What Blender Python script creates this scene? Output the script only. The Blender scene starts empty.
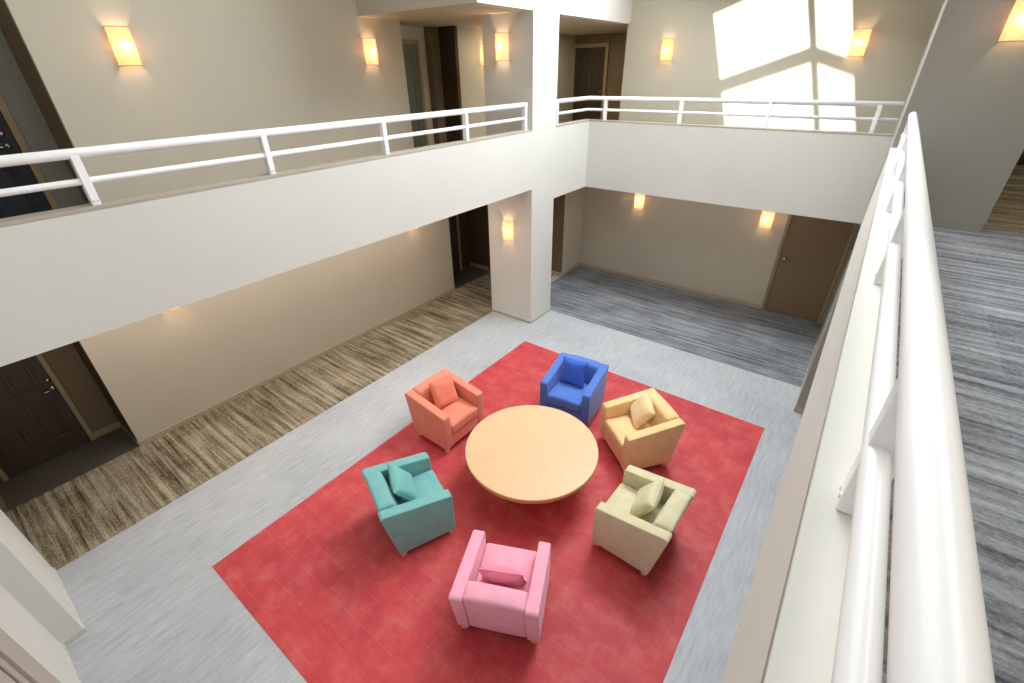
import bpy, bmesh, math, random
from mathutils import Vector, Matrix
random.seed(7)
sc = bpy.context.scene
C = bpy.data.collections.new('atrium'); sc.collection.children.link(C)
PI = math.pi

# ------------------------------------------------------------------ materials
def srgb(r, g, b):
    f = lambda c: (c/255/12.92) if c/255 <= .04045 else ((c/255+.055)/1.055)**2.4
    return (f(r), f(g), f(b), 1)

class NT:
    def __init__(s, name):
        s.m = bpy.data.materials.new(name); s.m.use_nodes = True
        s.t = s.m.node_tree; s.b = s.t.nodes['Principled BSDF']
    def n(s, typ, **k):
        x = s.t.nodes.new(typ)
        for a, b in k.items():
            if a in x.inputs.keys(): x.inputs[a].default_value = b
            else: setattr(x, a, b)
        return x
    def l(s, a, b): s.t.links.new(a, b)
    def coords(s, scale=(1, 1, 1), kind='Object', rot=(0, 0, 0)):
        tc = s.n('ShaderNodeTexCoord'); mp = s.n('ShaderNodeMapping')
        mp.inputs['Scale'].default_value = scale; mp.inputs['Rotation'].default_value = rot
        s.l(tc.outputs[kind], mp.inputs['Vector']); return mp.outputs['Vector']
    def noise(s, vec, scale, detail=2, rough=.5):
        x = s.n('ShaderNodeTexNoise'); x.inputs['Scale'].default_value = scale
        x.inputs['Detail'].default_value = detail; x.inputs['Roughness'].default_value = rough
        if vec is not None: s.l(vec, x.inputs['Vector'])
        return x
    def ramp(s, fac, stops):
        x = s.n('ShaderNodeValToRGB'); e = x.color_ramp.elements
        while len(e) < len(stops): e.new(.5)
        for i, (p, c) in enumerate(stops): e[i].position = p; e[i].color = c
        s.l(fac, x.inputs['Fac']); return x.outputs['Color']
    def mix(s, fac, a, b, mode='MIX'):
        x = s.n('ShaderNodeMix', data_type='RGBA', blend_type=mode)
        for v, i in ((fac, 0), (a, 6), (b, 7)):
            if hasattr(v, 'links'): s.l(v, x.inputs[i])
            else: x.inputs[i].default_value = v
        return x.outputs[2]
    def bump(s, h, strength, dist=.01):
        x = s.n('ShaderNodeBump'); x.inputs['Strength'].default_value = strength
        x.inputs['Distance'].default_value = dist
        s.l(h, x.inputs['Height']); s.l(x.outputs['Normal'], s.b.inputs['Normal'])

def paint(name, rgb, rough=.6, var=.03, bump=.05, spec=.3):
    t = NT(name); c = srgb(*rgb); d = tuple(v*(1-var) for v in c[:3])+(1,)
    v = t.coords()
    n = t.noise(v, 1.3, 3)
    t.l(t.ramp(n.outputs['Fac'], [(.35, d), (.65, c)]), t.b.inputs['Base Color'])
    t.b.inputs['Roughness'].default_value = rough
    t.b.inputs['Specular IOR Level'].default_value = spec
    if bump:
        h = t.noise(v, 180, 2); t.bump(h.outputs['Fac'], bump, .002)
    return t.m

def fabric(name, rgb, rough=.85):
    t = NT(name); c = srgb(*rgb); v = t.coords()
    d = tuple(x*.88 for x in c[:3])+(1,)
    n = t.noise(v, 9, 3); w = t.noise(t.coords((1, 1, 1)), 260, 2)
    col = t.ramp(n.outputs['Fac'], [(.3, d), (.7, c)])
    t.l(col, t.b.inputs['Base Color'])
    t.b.inputs['Roughness'].default_value = rough
    t.b.inputs['Specular IOR Level'].default_value = .2
    t.b.inputs['Sheen Weight'].default_value = .25
    t.bump(w.outputs['Fac'], .25, .002)
    return t.m

def carpet(name, stops):
    """streaks running along x, broken up from tile to tile, over a speckled ground"""
    t = NT(name)
    a = t.noise(t.coords((.75, 17, 1)), 1.0, 2, .5)
    b = t.noise(t.coords((2.2, 58, 1)), 1.0, 2, .6)
    tc = t.n('ShaderNodeTexCoord')
    sn = t.n('ShaderNodeVectorMath', operation='SNAP'); sn.inputs[1].default_value = (.5, .5, 10); t.l(tc.outputs['Object'], sn.inputs[0])
    wn = t.n('ShaderNodeTexWhiteNoise', noise_dimensions='3D'); t.l(sn.outputs[0], wn.inputs['Vector'])
    k = t.noise(t.coords(), 2.2, 2)
    f = t.noise(t.coords((.7, 1, 1)), 55, 3, .8)
    def madd(x, m, add=None):
        q = t.n('ShaderNodeMath', operation='MULTIPLY_ADD'); t.l(x, q.inputs[0]); q.inputs[1].default_value = m
        if add is None: q.inputs[2].default_value = 0
        else: t.l(add, q.inputs[2])
        return q.outputs[0]
    v = madd(a.outputs['Fac'], .44); v = madd(b.outputs['Fac'], .25, v); v = madd(wn.outputs['Value'], .035, v)
    v = madd(k.outputs['Fac'], .12, v); v = madd(f.outputs['Fac'], .36, v); v = madd(v, 1, None)
    t.l(t.ramp(v, stops), t.b.inputs['Base Color'])
    t.b.inputs['Roughness'].default_value = .95; t.b.inputs['Specular IOR Level'].default_value = .1
    t.bump(f.outputs['Fac'], .5, .004)
    return t.m

def marmoleum():
    t = NT('streaked_grey_linoleum')
    a = t.noise(t.coords((30, 3.4, 1)), 1.0, 5, .72)
    b = t.noise(t.coords(), .9, 3)
    col = t.ramp(a.outputs['Fac'], [(.28, srgb(148, 152, 156)), (.5, srgb(178, 182, 186)), (.72, srgb(200, 203, 207))])
    col = t.mix(.35, col, t.ramp(b.outputs['Fac'], [(.3, srgb(156, 162, 168)), (.7, srgb(200, 203, 208))]))
    t.l(col, t.b.inputs['Base Color'])
    t.b.inputs['Roughness'].default_value = .42; t.b.inputs['Specular IOR Level'].default_value = .35
    return t.m

def red_tiles():
    t = NT('mottled_red_tiles')
    v = t.coords()
    br = t.n('ShaderNodeTexBrick'); t.l(v, br.inputs['Vector'])
    br.inputs['Scale'].default_value = 1; br.inputs['Brick Width'].default_value = .46; br.inputs['Row Height'].default_value = .23
    br.inputs['Mortar Size'].default_value = .0045; br.inputs['Mortar Smooth'].default_value = .3; br.inputs['Bias'].default_value = 0
    br.inputs['Color1'].default_value = srgb(200, 70, 72); br.inputs['Color2'].default_value = srgb(178, 56, 66); br.inputs['Mortar'].default_value = srgb(204, 104, 98)
    n = t.noise(v, 3.8, 5, .7); m = t.noise(v, .8, 2)
    c = t.mix(.56, br.outputs['Color'], t.ramp(n.outputs['Fac'], [(.32, srgb(172, 60, 74)), (.48, srgb(206, 76, 80)), (.66, srgb(220, 120, 114))]))
    c = t.mix(.25, c, t.ramp(m.outputs['Fac'], [(.35, srgb(158, 44, 62)), (.65, srgb(206, 72, 68))]))
    t.l(c, t.b.inputs['Base Color'])
    t.b.inputs['Roughness'].default_value = .55; t.b.inputs['Specular IOR Level'].default_value = .3
    return t.m

def veneer(name, a, b):
    t = NT(name)
    # wedge-matched veneer: grain direction changes with the angle about the centre
    tc = t.n('ShaderNodeTexCoord'); g = t.n('ShaderNodeTexGradient', gradient_type='RADIAL'); t.l(tc.outputs['Object'], g.inputs['Vector'])
    mu = t.n('ShaderNodeMath', operation='MULTIPLY'); t.l(g.outputs['Fac'], mu.inputs[0]); mu.inputs[1].default_value = 8
    fl = t.n('ShaderNodeMath', operation='FLOOR'); t.l(mu.outputs[0], fl.inputs[0])
    wn = t.n('ShaderNodeTexWhiteNoise', noise_dimensions='1D'); t.l(fl.outputs[0], wn.inputs['W'])
    ang = t.n('ShaderNodeMath', operation='MULTIPLY'); t.l(fl.outputs[0], ang.inputs[0]); ang.inputs[1].default_value = -PI/4
    vr = t.n('ShaderNodeVectorRotate', rotation_type='Z_AXIS'); t.l(tc.outputs['Object'], vr.inputs['Vector']); t.l(ang.outputs[0], vr.inputs['Angle'])
    mp = t.n('ShaderNodeMapping'); mp.inputs['Scale'].default_value = (1.5, 22, 1); t.l(vr.outputs[0], mp.inputs['Vector'])
    n = t.noise(mp.outputs[0], 1, 3)
    c = t.ramp(n.outputs['Fac'], [(.25, srgb(*a)), (.75, srgb(*b))])
    c = t.mix(.12, c, t.ramp(wn.outputs['Value'], [(0, srgb(*a)), (1, srgb(*b))]))
    t.l(c, t.b.inputs['Base Color']); t.b.inputs['Roughness'].default_value = .38
    return t.m

def metal(name, rgb, rough=.25):
    t = NT(name); n = t.noise(t.coords(), 60, 2)
    c = srgb(*rgb); t.l(t.ramp(n.outputs['Fac'], [(.3, tuple(x*.92 for x in c[:3])+(1,)), (.7, c)]), t.b.inputs['Base Color'])
    t.b.inputs['Metallic'].default_value = 1; t.b.inputs['Roughness'].default_value = rough
    return t.m

def shade_mat():
    t = NT('amber_glass_shade')
    out = t.t.nodes['Material Output']
    n = t.noise(t.coords(), 14, 3)
    col = t.ramp(n.outputs['Fac'], [(.3, srgb(252, 208, 160)), (.7, srgb(255, 218, 176))])
    tr = t.n('ShaderNodeBsdfTranslucent'); t.l(col, tr.inputs['Color'])
    em = t.n('ShaderNodeEmission'); t.l(col, em.inputs['Color']); em.inputs['Strength'].default_value = .5
    ad = t.n('ShaderNodeAddShader'); t.l(tr.outputs[0], ad.inputs[0]); t.l(em.outputs[0], ad.inputs[1])
    t.l(ad.outputs[0], out.inputs['Surface'])
    return t.m

def glass_mat():
    t = NT('skylight_glass')
    out = t.t.nodes['Material Output']
    g = t.n('ShaderNodeBsdfTransparent'); g.inputs['Color'].default_value = (.93, .97, .96, 1)
    gl = t.n('ShaderNodeBsdfGlossy'); gl.inputs['Roughness'].default_value = .02
    mx = t.n('ShaderNodeMixShader'); mx.inputs[0].default_value = .05
    n = t.noise(t.coords(), 2, 1); t.l(t.ramp(n.outputs['Fac'], [(0, (.9, .95, .94, 1)), (1, (.95, .98, .97, 1))]), g.inputs['Color'])
    t.l(g.outputs[0], mx.inputs[1]); t.l(gl.outputs[0], mx.inputs[2]); t.l(mx.outputs[0], out.inputs['Surface'])
    return t.m

M = dict(
    white=paint('off_white_wall_paint', (216, 216, 210)),
    cap=paint('parapet_cap_paint', (176, 169, 157), .45),
    beige=paint('beige_wall_paint', (200, 193, 176)),
    grey=paint('taupe_grey_wall_paint', (158, 157, 150)),
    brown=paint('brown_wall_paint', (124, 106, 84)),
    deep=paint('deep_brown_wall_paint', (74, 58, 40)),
    ceil=paint('ceiling_paint', (206, 196, 174)),
    base=paint('taupe_baseboard_paint', (182, 170, 146), .5),
    pale=paint('pale_baseboard_paint', (206, 204, 198), .5),
    rail=paint('glossy_white_rail_paint', (246, 247, 250), .22, .01, 0, .5),
    casing=paint('tan_door_casing_paint', (160, 142, 112), .45),
    darkdoor=paint('dark_brown_door_paint', (72, 60, 52), .35),
    navydoor=paint('dark_slate_door_paint', (46, 50, 56), .4),
    greydoor=paint('grey_green_door_paint', (110, 112, 100), .45),
    tandoor=paint('plain_tan_door_paint', (136, 116, 92), .5),
    creamdoor=paint('cream_door_paint', (178, 168, 156), .5),
    darkfloor=paint('dark_grey_threshold_tile', (86, 80, 72), .6, .2),
    carpet_grey=carpet('grey_streaked_carpet', [(.46, srgb(76, 78, 84)), (.56, srgb(114, 117, 123)), (.65, srgb(142, 146, 151)), (.78, srgb(170, 173, 177))]),
    carpet_brown=carpet('brown_streaked_carpet', [(.47, srgb(66, 54, 38)), (.55, srgb(112, 100, 80)), (.62, srgb(146, 136, 116)), (.76, srgb(190, 182, 162))]),
    reveal=paint('grey_reveal_paint', (140, 134, 126), .4),
    lino=marmoleum(), red=red_tiles(),
    wood=veneer('maple_veneer', (220, 180, 138), (228, 192, 151)),
    edge=paint('maple_edge', (222, 156, 96), .4),
    legwood=paint('maple_leg', (226, 178, 130), .4),
    steel=metal('brushed_nickel', (205, 203, 198)),
    pewter=metal('sconce_bronze', (120, 100, 80), .4),
    shade=shade_mat(), glass=glass_mat(),
    frame=paint('skylight_frame_paint', (200, 200, 196), .4),
    pedestal=paint('pedestal_brown', (120, 70, 40), .4),
)

# ------------------------------------------------------------------ mesh helpers
def link(name, bm, mat, parent=None, smooth=False, kind=None):
    me = bpy.data.meshes.new(name); bmesh.ops.recalc_face_normals(bm, faces=bm.faces); bm.to_mesh(me); bm.free()
    if smooth:
        for p in me.polygons: p.use_smooth = True
    me.materials.append(mat)
    o = bpy.data.objects.new(name, me); C.objects.link(o)
    if parent: o.parent = parent
    elif kind: o['kind'] = kind
    return o
def add_box(bm, x0, x1, y0, y1, z0, z1, bev=0):
    x0, x1 = sorted((x0, x1)); y0, y1 = sorted((y0, y1)); z0, z1 = sorted((z0, z1))
    r = bmesh.ops.create_cube(bm, size=1)
    for v in r['verts']:
        v.co = Vector(((v.co.x+.5)*(x1-x0)+x0, (v.co.y+.5)*(y1-y0)+y0, (v.co.z+.5)*(z1-z0)+z0))
    if bev:
        es = list({e for v in r['verts'] for e in v.link_edges})
        bmesh.ops.bevel(bm, geom=es, offset=bev, segments=3, profile=.5, affect='EDGES')
def box(name, b, mat, parent=None, bev=0, kind=None):
    bm = bmesh.new(); add_box(bm, *b, bev); return link(name, bm, mat, parent, kind=kind)
def S(name, b, mat, bev=0): return box(name, b, mat, None, bev, 'structure')
def boxes(name, bs, mat, parent=None, bev=0, kind=None):
    bm = bmesh.new()
    for b in bs: add_box(bm, *b, bev)
    return link(name, bm, mat, parent, kind=kind)
def add_tube(bm, pts, r, seg=20, cap=True):
    pts = [Vector(p) for p in pts]; rings = []
    for i, p in enumerate(pts):
        d = ((pts[min(i+1, len(pts)-1)]-p).normalized() + (p-pts[max(i-1, 0)]).normalized()).normalized()
        up = Vector((0, 0, 1)) if abs(d.z) < .9 else Vector((1, 0, 0))
        s = d.cross(up).normalized(); u = s.cross(d)
        k = 1.0
        if 0 < i < len(pts)-1:
            a = (pts[i+1]-p).normalized().dot((p-pts[i-1]).normalized()); k = 1/max(.5, math.sqrt((1+a)/2))
        rings.append([bm.verts.new(p+(s*math.cos(t)*k+u*math.sin(t))*r) for t in [2*PI*j/seg for j in range(seg)]])
    for a, b in zip(rings, rings[1:]):
        for j in range(seg): bm.faces.new((a[j], a[(j+1) % seg], b[(j+1) % seg], b[j]))
    if cap: bm.faces.new(rings[0]); bm.faces.new(rings[-1])
def tube(name, pts, r, mat, parent=None, seg=20):
    bm = bmesh.new(); add_tube(bm, pts, r, seg); o = link(name, bm, mat, parent)
    for p in o.data.polygons: p.use_smooth = len(p.vertices) == 4
    return o
def lathe(name, prof, mat, parent=None, seg=72, smooth=True):
    bm = bmesh.new(); rs = []
    for r, z in prof: rs.append([bm.verts.new((r*math.cos(2*PI*j/seg), r*math.sin(2*PI*j/seg), z)) for j in range(seg)] if r > 1e-6 else [bm.verts.new((0, 0, z))])
    for a, b in zip(rs, rs[1:]):
        for j in range(seg):
            k = (j+1) % seg
            if len(a) == 1: bm.faces.new((a[0], b[j], b[k]))
            elif len(b) == 1: bm.faces.new((a[j], a[k], b[0]))
            else: bm.faces.new((a[j], a[k], b[k], b[j]))
    return link(name, bm, mat, parent)
def empty(name, label, cat, loc=(0, 0, 0), rz=0, group=None):
    o = bpy.data.objects.new(name, None); C.objects.link(o); o.empty_display_size = .1
    o.location = loc; o.rotation_euler = (0, 0, rz)
    o['label'] = label; o['category'] = cat
    if group: o['group'] = group
    return o
def tag(o, label, cat, group=None):
    o['label'] = label; o['category'] = cat
    if group: o['group'] = group
    return o

# ------------------------------------------------------------------ key planes (metres)
XF, XE = -4.472, .108          # faces of the left and right balconies
YC, YB = 8.366, 9.75           # face of the far balcony, far wall
XL = -6.81                     # left corridor wall
F2 = 2.70                      # upper floor
ZB, ZBK, ZT = 2.568, 2.282, 3.457
CAP = 3.485; SO = 5.02; ROOF = 7.2; TH = .16
G = M

# ------------------------------------------------------------------ floors
S('floor', (-7.6, 3.2, -4.2, 12.6, -.12, 0), G['lino'])
S('floor_carpet_left', (XL, -5.417, -4.1, 8.87, 0, .006), G['carpet_brown'])
S('floor_carpet_back', (-5.22, .14, 7.22, YB, 0, .006), G['carpet_grey'])
S('floor_alcove_left', (-7.7, XL, -1.2, .60, 0, .008), G['darkfloor'])
S('floor_alcove_far', (-7.7, XL, 6.83, 8.15, 0, .008), G['darkfloor'])
ru = box('tile_rug', (-4.172, -.113, .372, 5.876, 0, .004), G['red'])
tag(ru, 'large mottled red tiled square set into the grey lobby floor', 'floor inlay')

# upper slabs
S('floor_upper_left', (-8.2, XF-.02, -4.2, 12.6, ZB, F2-.012), G['ceil'])
S('floor_upper_back', (XF-.02, 3.2, YC+.02, 12.6, ZB, F2-.012), G['ceil'])
S('floor_upper_right', (XE+.02, 3.2, -4.2, YC+.02, ZB, F2-.012), G['ceil'])
S('floor_carpet_upper_left', (-8.2, XF-.16, -4.2, 12.6, F2-.012, F2), G['carpet_brown'])
S('floor_carpet_upper_back', (XF-.16, XE, YC+.16, 12.6, F2-.012, F2), G['carpet_grey'])
S('floor_carpet_upper_right', (XE+.12, 3.2, -4.2, 7.2, F2-.012, F2), G['carpet_grey'])
S('floor_carpet_upper_hall', (XE, 3.2, 7.2, 12.6, F2-.012, F2), G['carpet_brown'])

# ------------------------------------------------------------------ balcony parapets
S('wall_balcony_left', (XF-TH, XF, -4.2, YC, ZB-.001, ZT), G['white'])
S('wall_balcony_left_beam', (XF-TH, XF, 7.199, YC, ZBK, ZB-.001), G['white'])
S('wall_balcony_back', (XF, XE+TH, YC, YC+TH, ZBK, ZT), G['white'])
S('wall_balcony_right', (XE, XE+.13, -4.2, 7.0, 2.533, ZT), G['white'])
S('trim_cap_left', (XF-TH, XF, -4.2, YC+TH, ZT+.001, CAP), G['cap'], .003)
S('trim_cap_back', (XF+.001, XE, YC, YC+TH, ZT+.001, CAP), G['cap'], .003)
S('trim_cap_right', (XE-.004, XE+.134, -4.2, 7.0, ZT+.001, CAP), G['white'], .003)
S('trim_reveal_right', (XE-.007, XE-.0035, -4.2, 6.98, ZT+.010, ZT+.015), G['reveal'])

# ------------------------------------------------------------------ the corner pillar and its twin on the right
S('wall_pillar', (-5.45, XF, 6.495, 7.197, 0, ZB-.002), G['white'])
S('wall_pillar_upper', (-5.42, XF, 6.495, 7.197, F2, SO), G['white'])
S('wall_pillar_sill', (XF-.01, XF+.0008, 6.495, 7.197, ZB-.0015, SO+.05), G['white'])
S('baseboard_pillar', (-5.456, XF+.006, 6.489, 7.203, 0, .035), G['base'])
S('wall_right', (.148, 1.2, 6.52, YB, 0, ZB-.002), G['grey'])
S('baseboard_right', (.138, 1.2, 6.51, YB, 0, .09), G['base'])
S('wall_right_upper', (XE, 1.17, 7.0, YB, F2, ROOF), G['grey'])
S('trim_wall_corner_upper', (XE-.004, XE+.006, 6.992, 7.02, CAP, ROOF), G['white'])
S('baseboard_right_upper', (XE+TH+.01, 1.18, 6.985, 7.0, F2, F2+.10), G['grey'])
S('baseboard_right_hall', (1.17, 1.185, 6.985, YB, F2, F2+.10), G['base'])

# ------------------------------------------------------------------ left walls
S('wall_left', (-7.9, XL, .60, 6.81, 0, ZB), G['beige'])
S('baseboard_left', (XL, XL+.015, .59, 6.81, .006, .075), G['base'])
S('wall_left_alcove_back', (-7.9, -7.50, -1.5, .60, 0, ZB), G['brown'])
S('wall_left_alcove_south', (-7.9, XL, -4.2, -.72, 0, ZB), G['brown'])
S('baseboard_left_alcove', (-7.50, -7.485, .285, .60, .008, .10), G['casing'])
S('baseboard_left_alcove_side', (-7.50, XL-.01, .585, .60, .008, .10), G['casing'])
S('wall_left_alcove_side_shade', (-7.50, XL-.002, .59, .601, .10, ZB), G['deep'])  # dark brown panel; the shade on the alcove side is put into its colour
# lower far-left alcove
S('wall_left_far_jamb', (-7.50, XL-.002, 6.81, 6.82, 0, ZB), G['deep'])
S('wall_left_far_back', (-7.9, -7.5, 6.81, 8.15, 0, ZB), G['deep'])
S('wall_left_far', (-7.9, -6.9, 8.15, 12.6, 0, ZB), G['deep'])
S('baseboard_left_far', (-7.5, -6.9, 8.135, 8.15, .008, .10), G['casing'])
S('wall_left_far_end', (-6.9, -5.22, 8.88, 12.6, 0, ZB), G['beige'])
S('wall_left_far_end_shade', (-6.9, -5.221, 8.87, 8.88, 0, ZB), G['brown'])  # brown overlay; the shade on this wall face is put into its colour
S('baseboard_left_far_end', (-6.9, -5.205, 8.855, 8.87, .006, .09), G['base'])
S('baseboard_left_far_side', (-5.22, -5.205, 8.87, YB, .006, .09), G['base'])
# upper left
S('wall_left_upper', (-8.2, XL, 1.37, 6.09, F2, ROOF), G['beige'])
S('baseboard_left_upper', (XL, XL+.015, 1.37, 6.09, F2, F2+.09), G['base'])
S('wall_left_upper_alcove', (-8.2, -7.456, -1.2, 1.37, F2, ROOF), G['grey'])
S('wall_left_upper_south', (-8.2, XL, -4.2, -.6, F2, ROOF), G['beige'])
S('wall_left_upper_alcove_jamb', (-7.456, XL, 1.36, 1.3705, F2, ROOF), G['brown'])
S('wall_left_hall_back', (-8.2, -7.52, 6.09, 7.3, F2, SO), G['ceil'])
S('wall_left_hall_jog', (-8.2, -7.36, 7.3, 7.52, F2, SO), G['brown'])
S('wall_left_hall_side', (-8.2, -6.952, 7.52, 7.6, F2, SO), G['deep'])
S('wall_left_hall', (-8.2, -6.95, 7.6, 11.97, F2, SO), G['beige'])

# ------------------------------------------------------------------ back walls
S('wall_back', (-5.22, .148, YB, YB+.12, 0, ZB), G['beige'])
S('baseboard_back', (-5.205, -.98, YB-.015, YB, .006, .09), G['base'])
S('wall_back_upper', (-4.52, XE, YB, YB+.15, F2, ROOF), G['beige'])
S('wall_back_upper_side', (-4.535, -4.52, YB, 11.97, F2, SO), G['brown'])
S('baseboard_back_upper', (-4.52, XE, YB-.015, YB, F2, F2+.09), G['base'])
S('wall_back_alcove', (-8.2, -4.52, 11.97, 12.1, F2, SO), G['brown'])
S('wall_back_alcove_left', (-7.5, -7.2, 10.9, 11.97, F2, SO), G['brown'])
S('wall_hall_end', (1.17, 3.2, 12.4, 12.6, F2, ROOF), G['brown'])
S('wall_hall_right', (3.1, 3.2, -4.2, 12.6, F2, ROOF), G['beige'])
# header and ceiling over the far part of the upper left corridor
S('ceiling_left_upper', (-8.2, XF-.05, 5.45, 12.1, SO, SO+.15), G['ceil'])
S('wall_header_left', (XL, XF, 5.28, 5.45, SO-.001, ROOF), G['beige'])
S('wall_beam_left_upper', (XF-.2, XF, 5.45, YB, SO-.001, ROOF), G['white'])
S('wall_above_left_corridor', (-8.2, XL, 6.09, 12.1, SO+.15, ROOF), G['beige'])

# ------------------------------------------------------------------ near-left corner (south wall and pier)
S('wall_front', (-4.47, .1, -.95, -.755, 0, ROOF), G['white'])
S('wall_front_pier', (-5.41, -4.44, -.95, -.60, 0, ZB-.002), G['white'])
S('wall_front_upper', (-8.2, -4.47, -4.2, -4.0, F2, ROOF), G['beige'])
S('wall_front_lower', (-7.9, -5.4, -4.2, -4.0, 0, ZB), G['beige'])
S('wall_front_upper_right', (XE, 3.2, -4.2, -4.0, F2, ROOF), G['beige'])
S('baseboard_front_pier', (-5.415, -4.43, -.765, -.590, 0, .06), G['pale'])
S('baseboard_front', (-4.43, -3.57, -.755, -.742, 0, .06), G['pale'])

# ------------------------------------------------------------------ roof and skylight
SX0, SX1, SXR, SY0, SY1 = -3.72, -1.66, -2.36, 4.62, 8.82
ZE, ZR = ROOF, ROOF+.466
zee = ZR-.34*(SX1-SXR)
S('ceiling', (-8.2, SX0, -4.2, 12.6, ROOF, ROOF+.15), G['ceil'])
S('ceiling_right', (SX1, 3.2, -4.2, 12.6, ROOF, ROOF+.15), G['ceil'])
S('ceiling_near', (SX0, SX1, -4.2, SY0, ROOF, ROOF+.15), G['ceil'])
S('ceiling_far', (SX0, SX1, SY1, 12.6, ROOF, ROOF+.15), G['ceil'])
sk = empty('skylight', 'gabled glass skylight with white bars above the atrium', 'skylight', ((SX0+SX1)/2, SY0, ROOF))
def rel(bm):
    for v in bm.verts: v.co -= sk.location
def bar(name, pts, w, h):
    bm = bmesh.new()
    for a, b in zip(pts, pts[1:]):
        a, b = Vector(a), Vector(b); d = (b-a).normalized()
        s = Vector((0, 1, 0)) if abs(d.y) < .5 else Vector((1, 0, 0)); u = Vector((0, 0, 1))
        vs = [bm.verts.new(p+s*i*w/2+u*j*h) for p in (a, b) for i, j in ((-1, 0), (1, 0), (1, 1), (-1, 1))]
        for f in ((0, 1, 2, 3), (4, 5, 6, 7), (0, 1, 5, 4), (1, 2, 6, 5), (2, 3, 7, 6), (3, 0, 4, 7)): bm.faces.new([vs[i] for i in f])
    rel(bm); return link(name, bm, G['frame'], sk)
for y in (SY0+.04, 6.22, 7.50, SY1-.04):
    bar('rafter', [(SX0, y, ZE), (SXR, y, ZR), (SX1, y, zee)], .16, .07)
bar('ridge_bar', [(SXR, SY0, ZR), (SXR, SY1, ZR)], .07, .09)
bar('curb', [(SX0-.03, SY0, ZE), (SX0-.03, SY1, ZE)], .06, .16)
bar('curb', [(SX1+.03, SY0, ZE), (SX1+.03, SY1, ZE)], .06, zee-ZE+.1)
for y in (SY0, SY1):
    bm = bmesh.new()
    vs = [bm.verts.new((x, y+dy, z)) for dy in (-.03, .03) for x, z in ((SX0, ZE), (SX1, ZE), (SX1, zee+.06), (SXR, ZR+.06), (SX0, ZE+.06))]
    bm.faces.new(vs[:5]); bm.faces.new(vs[5:])
    for i in range(5): bm.faces.new((vs[i], vs[(i+1) % 5], vs[5+(i+1) % 5], vs[5+i]))
    rel(bm); link('gable_end', bm, G['frame'], sk)
for (xa, za, xb, zb) in ((SX0, ZE, SXR, ZR), (SXR, ZR, SX1, zee)):
    bm = bmesh.new()
    vs = [bm.verts.new((x, y, z+dz)) for dz in (.075, .081) for x, y, z in ((xa, SY0, za), (xb, SY0, zb), (xb, SY1, zb), (xa, SY1, za))]
    for f in ((0, 1, 2, 3), (4, 5, 6, 7), (0, 1, 5, 4), (1, 2, 6, 5), (2, 3, 7, 6), (3, 0, 4, 7)): bm.faces.new([vs[i] for i in f])
    rel(bm); link('glass_pane', bm, G['glass'], sk)

# ------------------------------------------------------------------ doors (local: width along +x from 0, face towards -y, base z=0)
def door(n, loc, rz, w, h, mat, style, handle=None, casing=.06, cmat=None, recess=.0):
    d = bpy.data.objects.new('door_%d' % n, None); C.objects.link(d); d.location = loc; d.rotation_euler = (0, 0, rz); d['kind'] = 'structure'
    cm = cmat or G['casing']
    box('door_slab', (0.003, w-.003, recess, recess+.045, .008, h-.003), mat, d, .003)
    boxes('door_casing', [(-casing, 0, -.02, recess+.05, 0, h+casing), (w, w+casing, -.02, recess+.05, 0, h+casing), (0, w, -.02, recess+.05, h, h+casing)], cm, d, .004)
    if style == 'panels':
        m = .11; cw = (w-3*m)/2
        for c in range(2):
            x0 = m+c*(cw+m)
            for z0, z1 in ((.22, .80), (.98, 1.56), (1.68, h-.13)):
                bm = bmesh.new()
                t = .04
                for b in ((x0, x0+cw, z0, z0+t), (x0, x0+cw, z1-t, z1), (x0, x0+t, z0+t, z1-t), (x0+cw-t, x0+cw, z0+t, z1-t)):
                    add_box(bm, b[0], b[1], recess-.016, recess+.001, b[2], b[3], .010)
                add_box(bm, x0+t+.03, x0+cw-t-.03, recess-.006, recess+.001, z0+t+.03, z1-t-.03, .003)
                link('door_panel', bm, mat, d)
    if handle:
        hx, hz, typ = handle
        bm = bmesh.new(); add_tube(bm, [(hx, recess, hz), (hx, recess-.012, hz)], .028)
        if typ == 'lever':
            add_tube(bm, [(hx, recess-.01, hz), (hx, recess-.055, hz)], .010)
            sgn = -1 if hx > w/2 else 1
            add_tube(bm, [(hx-.012*sgn*-1, recess-.055, hz), (hx+.115*sgn, recess-.055, hz)], .009)
            add_tube(bm, [(hx, recess, hz+.12), (hx, recess-.02, hz+.12)], .026)
        else:
            bmesh.ops.create_uvsphere(bm, u_segments=20, v_segments=12, radius=.036, matrix=Matrix.Translation((hx, recess-.055, hz)))
            add_tube(bm, [(hx, recess-.01, hz), (hx, recess-.04, hz)], .012)
        link('door_handle', bm, G['steel'], d, smooth=True)
    return d
# doors on walls facing +x: local +x -> world +y, local -y -> world +x  (rotation +90 degrees)
door(1, (-7.475, -.60, .008), PI/2, .835, 2.03, M['darkdoor'], 'panels', (.80, .92, 'lever'), .05)
door(2, (-7.43, .13, F2), PI/2, .915, 2.06, M['navydoor'], 'panels', (.83, .98, 'lever'), .065)
door(3, (-7.495, 6.14, F2), PI/2, .90, 2.04, M['greydoor'], 'panels', None, .07)
door(6, (-7.475, 6.86, .008), PI/2, .87, 2.05, M['darkdoor'], 'panels', (.08, .95, 'lever'), .06)
# doors on walls facing -y
door(4, (-6.905, 11.94, F2), 0, .85, 2.055, M['darkdoor'], 'panels', (.78, .98, 'lever'), .08)
door(5, (-.90, YB-.025, .006), 0, .95, 2.08, M['tandoor'], 'flush', (.085, 1.13, 'knob'), .06)
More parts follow.
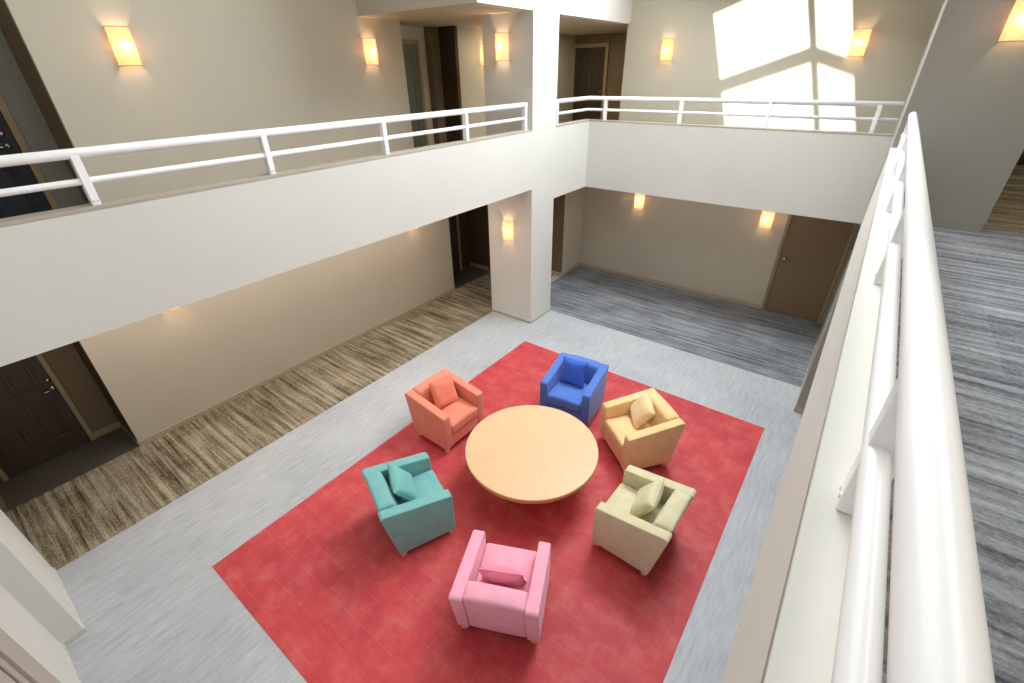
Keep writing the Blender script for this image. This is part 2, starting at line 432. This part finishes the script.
# door in the near-left wall, facing +y
door(7, (-2.35, -.752, 0), PI, .90, 2.05, M['creamdoor'], 'panels', None, .30, M['creamdoor'])
door(8, (1.3, 12.37, F2), 0, 1.5, 2.05, M['darkdoor'], 'panels', None, .08)  # added dark door; its colour stands in for the darkness at the hall end

# ------------------------------------------------------------------ railings
ZTOP, ZLOW, RT, RL = 3.838, 3.652, .035, .024
def railing(name, label, origin, path, posts, dx=0, hw=.036):
    """path: list of xy for the tubes; posts: list of (x, y, angle)"""
    t = empty(name, label, 'railing', origin)
    o = Vector(origin)
    tube('top_rail', [Vector((x, y, ZTOP))-o for x, y in path], RT, G['rail'], t, 28)
    tube('lower_rail', [Vector((x+dx, y, ZLOW))-o for x, y in path], RL, G['rail'], t, 24)
    for x, y, a in posts:
        bm = bmesh.new(); add_box(bm, -hw, .036, -.026, .026, 0, ZTOP-.012-CAP, .004)
        p = link('post', bm, G['rail'], t); p.location = Vector((x, y, CAP))-o; p.rotation_euler = (0, 0, a)
        s = bmesh.new()
        for q in (-.012, .012):
            bmesh.ops.create_cone(s, cap_ends=True, segments=10, radius1=.005, radius2=.005, depth=.004, matrix=Matrix.Translation((.037, q, .03)) @ Matrix.Rotation(PI/2, 4, 'Y'))
        s2 = link('screw', s, G['steel'], p)
    return t
XRL = XF-.075
railing('balcony_railing', 'long white tube railing on the left balcony, in front of the beige wall', (XRL, 3, CAP),
        [(XRL, -4.15), (XRL, 6.43)], [(XRL, y, 0) for y in (-3.25, -1.875, -.5, .885, 2.25, 3.63, 5.02, 6.39)])
YRB = YC+.075
railing('balcony_railing', 'white tube railing on the far balcony, bending at its left corner', (-2, YRB, CAP),
        [(XRL, 7.24), (XRL, YRB), (XE-.015, YRB)], [(XRL, 7.31, 0)]+[(x, YRB, -PI/2) for x in (-4.20, -2.82, -1.49, -.15)])
XRR = .180
railing('balcony_railing', 'thick white tube railing close by on the right balcony, beside the grey carpet', (XRR, 3, CAP),
        [(XRR, -4.15), (XRR, 6.66)], [(XRR+.010, y, PI) for y in (-3.3, -1.87, -.45, .950, 2.40, 3.80, 5.2, 6.56)], -.008, .022)

# ------------------------------------------------------------------ wall sconces (local: back at y=0, bulges towards -y, z=0 its middle)
SH = .175
def shade_bm(w=.105, d=.095, th=.004, seg=20):
    bm = bmesh.new(); cols = []
    for j in range(seg+1):
        a = PI*j/seg
        o_ = (-w*math.cos(a), -d*math.sin(a)**.8 if 0 < j < seg else 0); i_ = (o_[0]*(1-th/w), o_[1]*(1-th/d))
        cols.append([bm.verts.new((p[0], p[1], z)) for p in (o_, i_) for z in (-SH, SH)])
    for a, b in zip(cols, cols[1:]):
        bm.faces.new((a[0], b[0], b[1], a[1])); bm.faces.new((a[2], a[3], b[3], b[2]))
        bm.faces.new((a[0], a[2], b[2], b[0])); bm.faces.new((a[1], b[1], b[3], a[3]))
    return bm
def rim_bm(z, w=.108, d=.098, seg=20):
    bm = bmesh.new(); add_tube(bm, [(-w*math.cos(PI*j/seg), -d*math.sin(PI*j/seg)**.8 if 0 < j < seg else 0, z) for j in range(seg+1)], .0035, 8)
    return bm
def make_sconce():
    t = empty('wall_sconce', '', 'wall lamp')
    link('lamp_shade', shade_bm(), G['shade'], t, True)
    link('shade_rim', rim_bm(-SH), G['pewter'], t, True)
    link('shade_rim', rim_bm(SH), G['pewter'], t, True)
    box('back_plate', (-.07, .07, -.012, 0, -.14, .14), G['pewter'], t, .003)
    bm = bmesh.new(); bmesh.ops.create_uvsphere(bm, u_segments=12, v_segments=8, radius=.022, matrix=Matrix.Translation((0, -.035, 0)))
    link('bulb', bm, G['legwood'], t, True)
    return t
lamp = bpy.data.lights.new('sconce_glow', 'POINT'); lamp.energy = 11; lamp.color = (1, .66, .40); lamp.shadow_soft_size = .05
proto = make_sconce()
SCN = [
 # label, x, y, z, rotation
 ('glowing amber sconce nearest the dark alcove on the upper left wall', XL, 2.155, 4.575, PI/2),
 ('amber sconce at the far end of the upper left wall, under the header', XL, 5.41, 4.575, PI/2),
 ('amber sconce on the grey side of the upper pillar', -5.03, 6.495, 4.60, 0),
 ('half-hidden amber sconce deep in the upper hall behind the pillar', -6.95, 8.34, 4.57, PI/2),
 ('amber sconce left of the sunlit patch on the upper far wall', -3.69, YB, 4.575, 0),
 ('amber sconce at the right edge of the sunlit patch on the upper far wall', -.71, YB, 4.575, 0),
 ('large amber sconce cropped at the upper right corner of the picture', .72, 7.0, 4.64, 0),
 ('amber sconce on the lower pillar face beside the dark doorway', -4.98, 6.495, 1.80, 0),
 ('sconce on the lower left wall nearest the dark panelled door, only its glow visible', XL, 1.6, 1.86, PI/2),
 ('sconce glow near the far end of the lower left wall', XL, 5.82, 1.86, PI/2),
 ('amber sconce on the lower far wall nearest the left corner', -3.85, YB, 1.83, 0),
 ('amber sconce on the lower far wall beside the plain tan door', -1.30, YB, 1.83, 0),
]
for i, (lab, x, y, z, rz) in enumerate(SCN):
    if i == 0: r = proto
    else:
        r = proto.copy(); C.objects.link(r)
        for ch in list(proto.children):
            c = ch.copy(); C.objects.link(c); c.parent = r
    r.location = (x, y, z); r.rotation_euler = (0, 0, rz); r['label'] = lab; r['group'] = 'amber wall sconces'
for i, (lab, x, y, z, rz) in enumerate(SCN):
    n = Vector((0, -1, 0)); n.rotate(Matrix.Rotation(rz, 3, 'Z'))
    l = bpy.data.objects.new('sconce_light', lamp); C.objects.link(l); l.location = Vector((x, y, z))+n*.068

# ------------------------------------------------------------------ round table
TZ = .55
tb = empty('round_table', 'large round light maple coffee table in the ring of armchairs', 'table', (-2.195, 3.222, .004))
R_ = .767
lathe('tabletop', [(0, TZ-.004), (R_-.012, TZ-.004), (R_-.003, TZ-.007), (R_, TZ-.013), (R_, TZ-.016)], G['wood'], tb)
lathe('table_edge', [(R_, TZ-.016), (R_-.002, TZ-.05), (R_-.014, TZ-.075), (R_-.03, TZ-.080), (0, TZ-.080)], G['edge'], tb)
lathe('pedestal', [(.20, TZ-.081), (.17, TZ-.12), (.15, .30), (.17, .08), (.22, .045), (.26, .03), (.26, 0.0), (0, 0)], G['pedestal'], tb)

# ------------------------------------------------------------------ armchairs  (local: front +y)
W, HF, HB = .735, .59, .70
D2 = .308
AW = .112
def side_arm(sgn):
    """sloping slab arm: profile in y-z, rounded edges"""
    prof = [(D2, .075), (D2+.004, HF-.02), (D2-.012, HF), (-D2-.085, HB-.012), (-D2-.112, HB-.03), (-D2, .075)]
    x0, x1 = sgn*(W/2-AW), sgn*W/2
    bm = bmesh.new()
    a = [bm.verts.new((x0, y, z)) for y, z in prof]; b = [bm.verts.new((x1, y, z)) for y, z in prof]
    bm.faces.new(a); bm.faces.new(b[::-1])
    for i in range(len(prof)):
        j = (i+1) % len(prof); bm.faces.new((a[i], a[j], b[j], b[i]))
    bmesh.ops.recalc_face_normals(bm, faces=bm.faces)
    bmesh.ops.bevel(bm, geom=list(bm.edges), offset=.014, segments=3, profile=.6, affect='EDGES')
    return bm
def soft_block(x0, x1, y0, y1, z0, z1, crown=.03, bev=.03, n=10, side=0):
    """upholstered cushion: subdivided box with puffed top and rounded edges"""
    bm = bmesh.new(); add_box(bm, x0, x1, y0, y1, z0, z1)
    bmesh.ops.bevel(bm, geom=list(bm.edges), offset=bev, segments=3, profile=.5, affect='EDGES')
    bmesh.ops.subdivide_edges(bm, edges=[e for e in bm.edges if e.calc_length() > .08], cuts=n, use_grid_fill=True)
    cx, cy, cz = (x0+x1)/2, (y0+y1)/2, (z0+z1)/2; hx, hy, hz = (x1-x0)/2, (y1-y0)/2, (z1-z0)/2
    for v in bm.verts:
        u, w, k = (v.co.x-cx)/hx, (v.co.y-cy)/hy, (v.co.z-cz)/hz
        p = max(0, 1-u*u)**.7*max(0, 1-w*w)**.7
        if k > .2: v.co.z += crown*p*k
        if side and w*side > .2: v.co.y += side*crown*max(0, 1-u*u)**.7*max(0, 1-k*k)**.7
    return bm
def pillow_bm(w, h, t, n=22):
    bm = bmesh.new(); g = {}
    for s in (1, -1):
        for i in range(n+1):
            for j in range(n+1):
                u, v = 2*i/n-1, 2*j/n-1
                if s == -1 and (i in (0, n) or j in (0, n)): g[s, i, j] = g[1, i, j]; continue
                pin = 1-.07*(1-abs(u)**2)*abs(v)**3; pin2 = 1-.07*(1-abs(v)**2)*abs(u)**3
                zz = t/2*((1-u**4)*(1-v**4))**.55
                zz *= 1+.06*math.sin(5*u+3*v)
                g[s, i, j] = bm.verts.new((u*w/2*pin2, v*h/2*pin, s*zz))
    for s in (1, -1):
        for i in range(n):
            for j in range(n):
                f = (g[s, i, j], g[s, i+1, j], g[s, i+1, j+1], g[s, i, j+1]); bm.faces.new(f if s == 1 else f[::-1])
    return bm
def pillow_edge(w, h, r):
    pts = []; n = 22
    for k in range(4):
        for i in range(n):
            a = 2*i/n-1
            u, v = ((a, -1), (1, a), (-a, 1), (-1, -a))[k]
            pin = 1-.07*(1-abs(u)**2)*abs(v)**3; pin2 = 1-.07*(1-abs(v)**2)*abs(u)**3
            wob = .003*math.sin((k*n+i)*1.9)
            pts.append((u*w/2*pin2, v*h/2*pin, wob))
    bm = bmesh.new(); add_tube(bm, pts+[pts[0]], r, 8, False); return bm

COL = dict(orange=(240, 146, 120), blue=(86, 126, 210), yellow=(246, 206, 150), green=(220, 212, 176), teal=(124, 184, 182), pink=(247, 172, 194))
PIL = dict(orange=(238, 130, 106), blue=(60, 100, 204), yellow=(246, 214, 164), green=(216, 212, 170), teal=(120, 184, 182), pink=(246, 146, 172))
FAB = {k: fabric(k+'_upholstery', v) for k, v in COL.items()}
PFAB = {k: fabric(k+'_cushion_cloth', v) for k, v in PIL.items()}

def make_chair(mat):
    t = empty('armchair', '', 'armchair')
    for s in (-1, 1):
        o = link('armrest', side_arm(s), mat, t)
        for p in o.data.polygons: p.use_smooth = True
    # backrest: padded block leaning back, slightly arched along the top
    bm = soft_block(-W/2+AW-.002, W/2-AW+.002, -D2-.0, -D2+.17, .09, HB-.005, .022, .028, 8, 1)
    for v in bm.verts:
        k = (v.co.z-.09)/(HB-.09); v.co.y -= .105*k
        if v.co.y < -D2-.085*k and k > .9: pass
    o = link('backrest', bm, mat, t, True)
    bm = soft_block(-W/2+AW+.002, W/2-AW-.002, -.21, D2+.012, .27, .415, .035, .030, 8)
    link('seat_cushion', bm, mat, t, True)
    bm = bmesh.new(); add_box(bm, -W/2+AW-.004, W/2-AW+.004, -D2+.02, D2-.012, .08, .262, .008)
    link('seat_base', bm, mat, t, True)
    for sx in (-1, 1):
        for sy in (-1, 1):
            bm = bmesh.new(); add_box(bm, sx*(W/2-.05)-.026, sx*(W/2-.05)+.026, sy*(D2-.045)-.026, sy*(D2-.045)+.026, 0, .082, .004)
            link('leg', bm, G['legwood'], t)
    # welt running along the outer top edge of each arm
    for s in (-1, 1):
        x = s*(W/2-.006)
        tb_ = bmesh.new(); add_tube(tb_, [(x, D2-.02, HF-.006), (x, -D2-.08, HB-.019)], .005, 8)
        link('welt', tb_, mat, t, True)
    return t

def clone(src):
    r = src.copy(); C.objects.link(r)
    for ch in list(src.children):
        c = ch.copy(); C.objects.link(c); c.parent = r
        c.data = ch.data.copy() if ch.type == 'MESH' else ch.data
    return r

CH = [
 ('orange', -3.606, 3.296, -1.601, 'coral orange fabric armchair at the left of the round table'),
 ('blue', -2.466, 4.642, -3.014, 'royal blue fabric armchair behind the round table'),
 ('yellow', -1.401, 4.394, -3.81, 'peach yellow fabric armchair between the blue and the pale green ones'),
 ('green', -.862, 3.216, 1.54, 'pale olive green fabric armchair at the right, with a matching cushion standing edge-on'),
 ('teal', -2.882, 1.996, -.402, 'teal green fabric armchair left of the pink one'),
 ('pink', -1.531, 1.848, .433, 'pink fabric armchair nearest the camera, its back turned'),
]
first = None
for k, x, y, a, lab in CH:
    if first is None: first = make_chair(FAB[k]); c = first
    else:
        c = clone(first)
        for ch in c.children:
            if not ch.name.startswith('leg'): ch.data.materials[0] = FAB[k]
    c.location = (x, y, .004); c.rotation_euler = (0, 0, a); c['label'] = lab; c['category'] = 'armchair'; c['group'] = 'armchairs in a ring round the table'

# cushions: local position in the chair, size, tilt back, yaw, roll
CU = {
 'orange': ((-.035, -.09, .60), .40, .37, .13, 58, 4, -14, 'square coral cushion leaning on the back of the orange armchair'),
 'blue': ((.035, -.085, .625), .38, .36, .13, 70, -6, 3, 'square royal blue cushion leaning on the back of the blue armchair'),
 'yellow': ((.075, -.09, .61), .40, .37, .13, 58, -12, -10, 'square peach cushion leaning in the yellow armchair, one ruffled corner up'),
 'green': ((.05, -.045, .585), .40, .36, .14, 56, 8, 0, 'square olive cushion standing in the pale green armchair'),
 'teal': ((-.055, -.075, .585), .40, .36, .13, 56, -12, 6, 'square teal cushion leaning in the teal armchair'),
 'pink': ((.0, -.080, .575), .39, .30, .12, 68, 2, -2, 'pink piped cushion standing on the seat of the pink armchair'),
}
for k, x, y, a, lab in CH:
    (lx, ly, lz), w, h, t, tilt, yaw, roll, pl = CU[k]
    p = link('cushion', pillow_bm(w, h, t), PFAB[k], None, True)
    Mx = Matrix.Translation((x, y, 0)) @ Matrix.Rotation(a, 4, 'Z') @ Matrix.Translation((lx, ly, lz)) @ Matrix.Rotation(math.radians(yaw), 4, 'Z') @ Matrix.Rotation(PI, 4, 'Z') @ Matrix.Rotation(math.radians(tilt), 4, 'X') @ Matrix.Rotation(math.radians(roll), 4, 'Z')
    p.matrix_world = Mx
    tag(p, pl, 'cushion', 'cushions on the armchairs')
    link('piping', pillow_edge(w, h, .006), PFAB[k], p, True)

# ------------------------------------------------------------------ light
w = bpy.data.worlds.new('sky'); sc.world = w; w.use_nodes = True
nt = w.node_tree; bg = nt.nodes['Background']
sky = nt.nodes.new('ShaderNodeTexSky'); sky.sky_type = 'HOSEK_WILKIE'; sky.turbidity = 4; sky.sun_direction = (-.24, -.73, .65)
nt.links.new(sky.outputs[0], bg.inputs['Color']); bg.inputs['Strength'].default_value = 1.2
sun = bpy.data.lights.new('sun', 'SUN'); sun.energy = 13; sun.angle = math.radians(.6); sun.color = (1, .985, .95)
so = bpy.data.objects.new('sun', sun); C.objects.link(so); so.location = (-5, -6, 14)
so.rotation_euler = Vector((.305, 1, -.92)).to_track_quat('-Z', 'Y').to_euler()
def area(name, loc, sx, sy, e, col=(1, 1, 1), rot=(0, 0, 0)):
    l = bpy.data.lights.new(name, 'AREA'); l.shape = 'RECTANGLE'; l.size = sx; l.size_y = sy; l.energy = e; l.color = col
    o = bpy.data.objects.new(name, l); C.objects.link(o); o.location = loc; o.rotation_euler = rot; return o
def aim(d): return Vector(d).to_track_quat('-Z', 'Y').to_euler()
area('skylight_daylight', (-1.9, 7.3, ROOF-.30), 3.2, 2.2, 400, (.92, .97, 1), aim((-.25, -.75, -1)))
area('atrium_fill', (-2.2, 2.9, ROOF-.45), 3.6, 6.2, 155, (.93, .97, 1), aim((-.12, -.42, -1)))  # unseen fill lamp added under the closed roof to brighten the lobby
area('left_corridor_fill', (-6.0, 3.0, ZB-.03), .6, 6.0, 48, (1, .90, .80))  # unseen fill added below the slab to lift the lower left walls
area('back_corridor_fill', (-2.4, 9.1, ZB-.03), 3.5, .5, 5, (1, .95, .88))  # weak unseen fill added for the lower far corridor
area('upper_left_corridor_fill', (-5.8, 2.5, ROOF-.06), 1.2, 7, 12, (1, .97, .93))  # unseen fill added over the upper left corridor
area('upper_right_corridor_fill', (1.6, 2.5, ROOF-.06), 1.5, 6, 80, (1, .98, .96))  # unseen fill added over the right balcony floor
area('upper_hall_fill', (2.0, 9.5, ROOF-.06), 1.2, 3, 30, (1, .85, .62))  # warm unseen fill added in the hall behind the right wall
area('upper_left_hall_fill', (-6.1, 9.4, SO-.02), .6, 3, 30, (1, .88, .66))  # warm unseen fill added so floor bounce lifts the alcove soffit

# ------------------------------------------------------------------ camera (calibrated from the vanishing points)
R = Matrix(((0.8007699552931511, 0.598797915588663, -0.014440740510012207), (0.29725204798376703, -0.4182137108196628, -0.8583347319384803), (-0.5200083640377917, 0.6830361252299324, -0.5128868812531856)))
cam = bpy.data.cameras.new('camera'); co = bpy.data.objects.new('camera', cam); C.objects.link(co)
cx, cy, cz = R[0], -R[1], -R[2]
mw = Matrix((cx, cy, cz)).transposed().to_4x4(); mw.translation = (0, 0, 4.3)
co.matrix_world = mw
cam.sensor_fit = 'HORIZONTAL'; cam.sensor_width = 36; cam.lens = 454.28*36/1024; cam.clip_start = .02
sc.camera = co
vs = sc.view_settings; vs.view_transform = 'Standard'; vs.look = 'None'; vs.gamma = 1; vs.exposure = .17; vs.use_curve_mapping = False
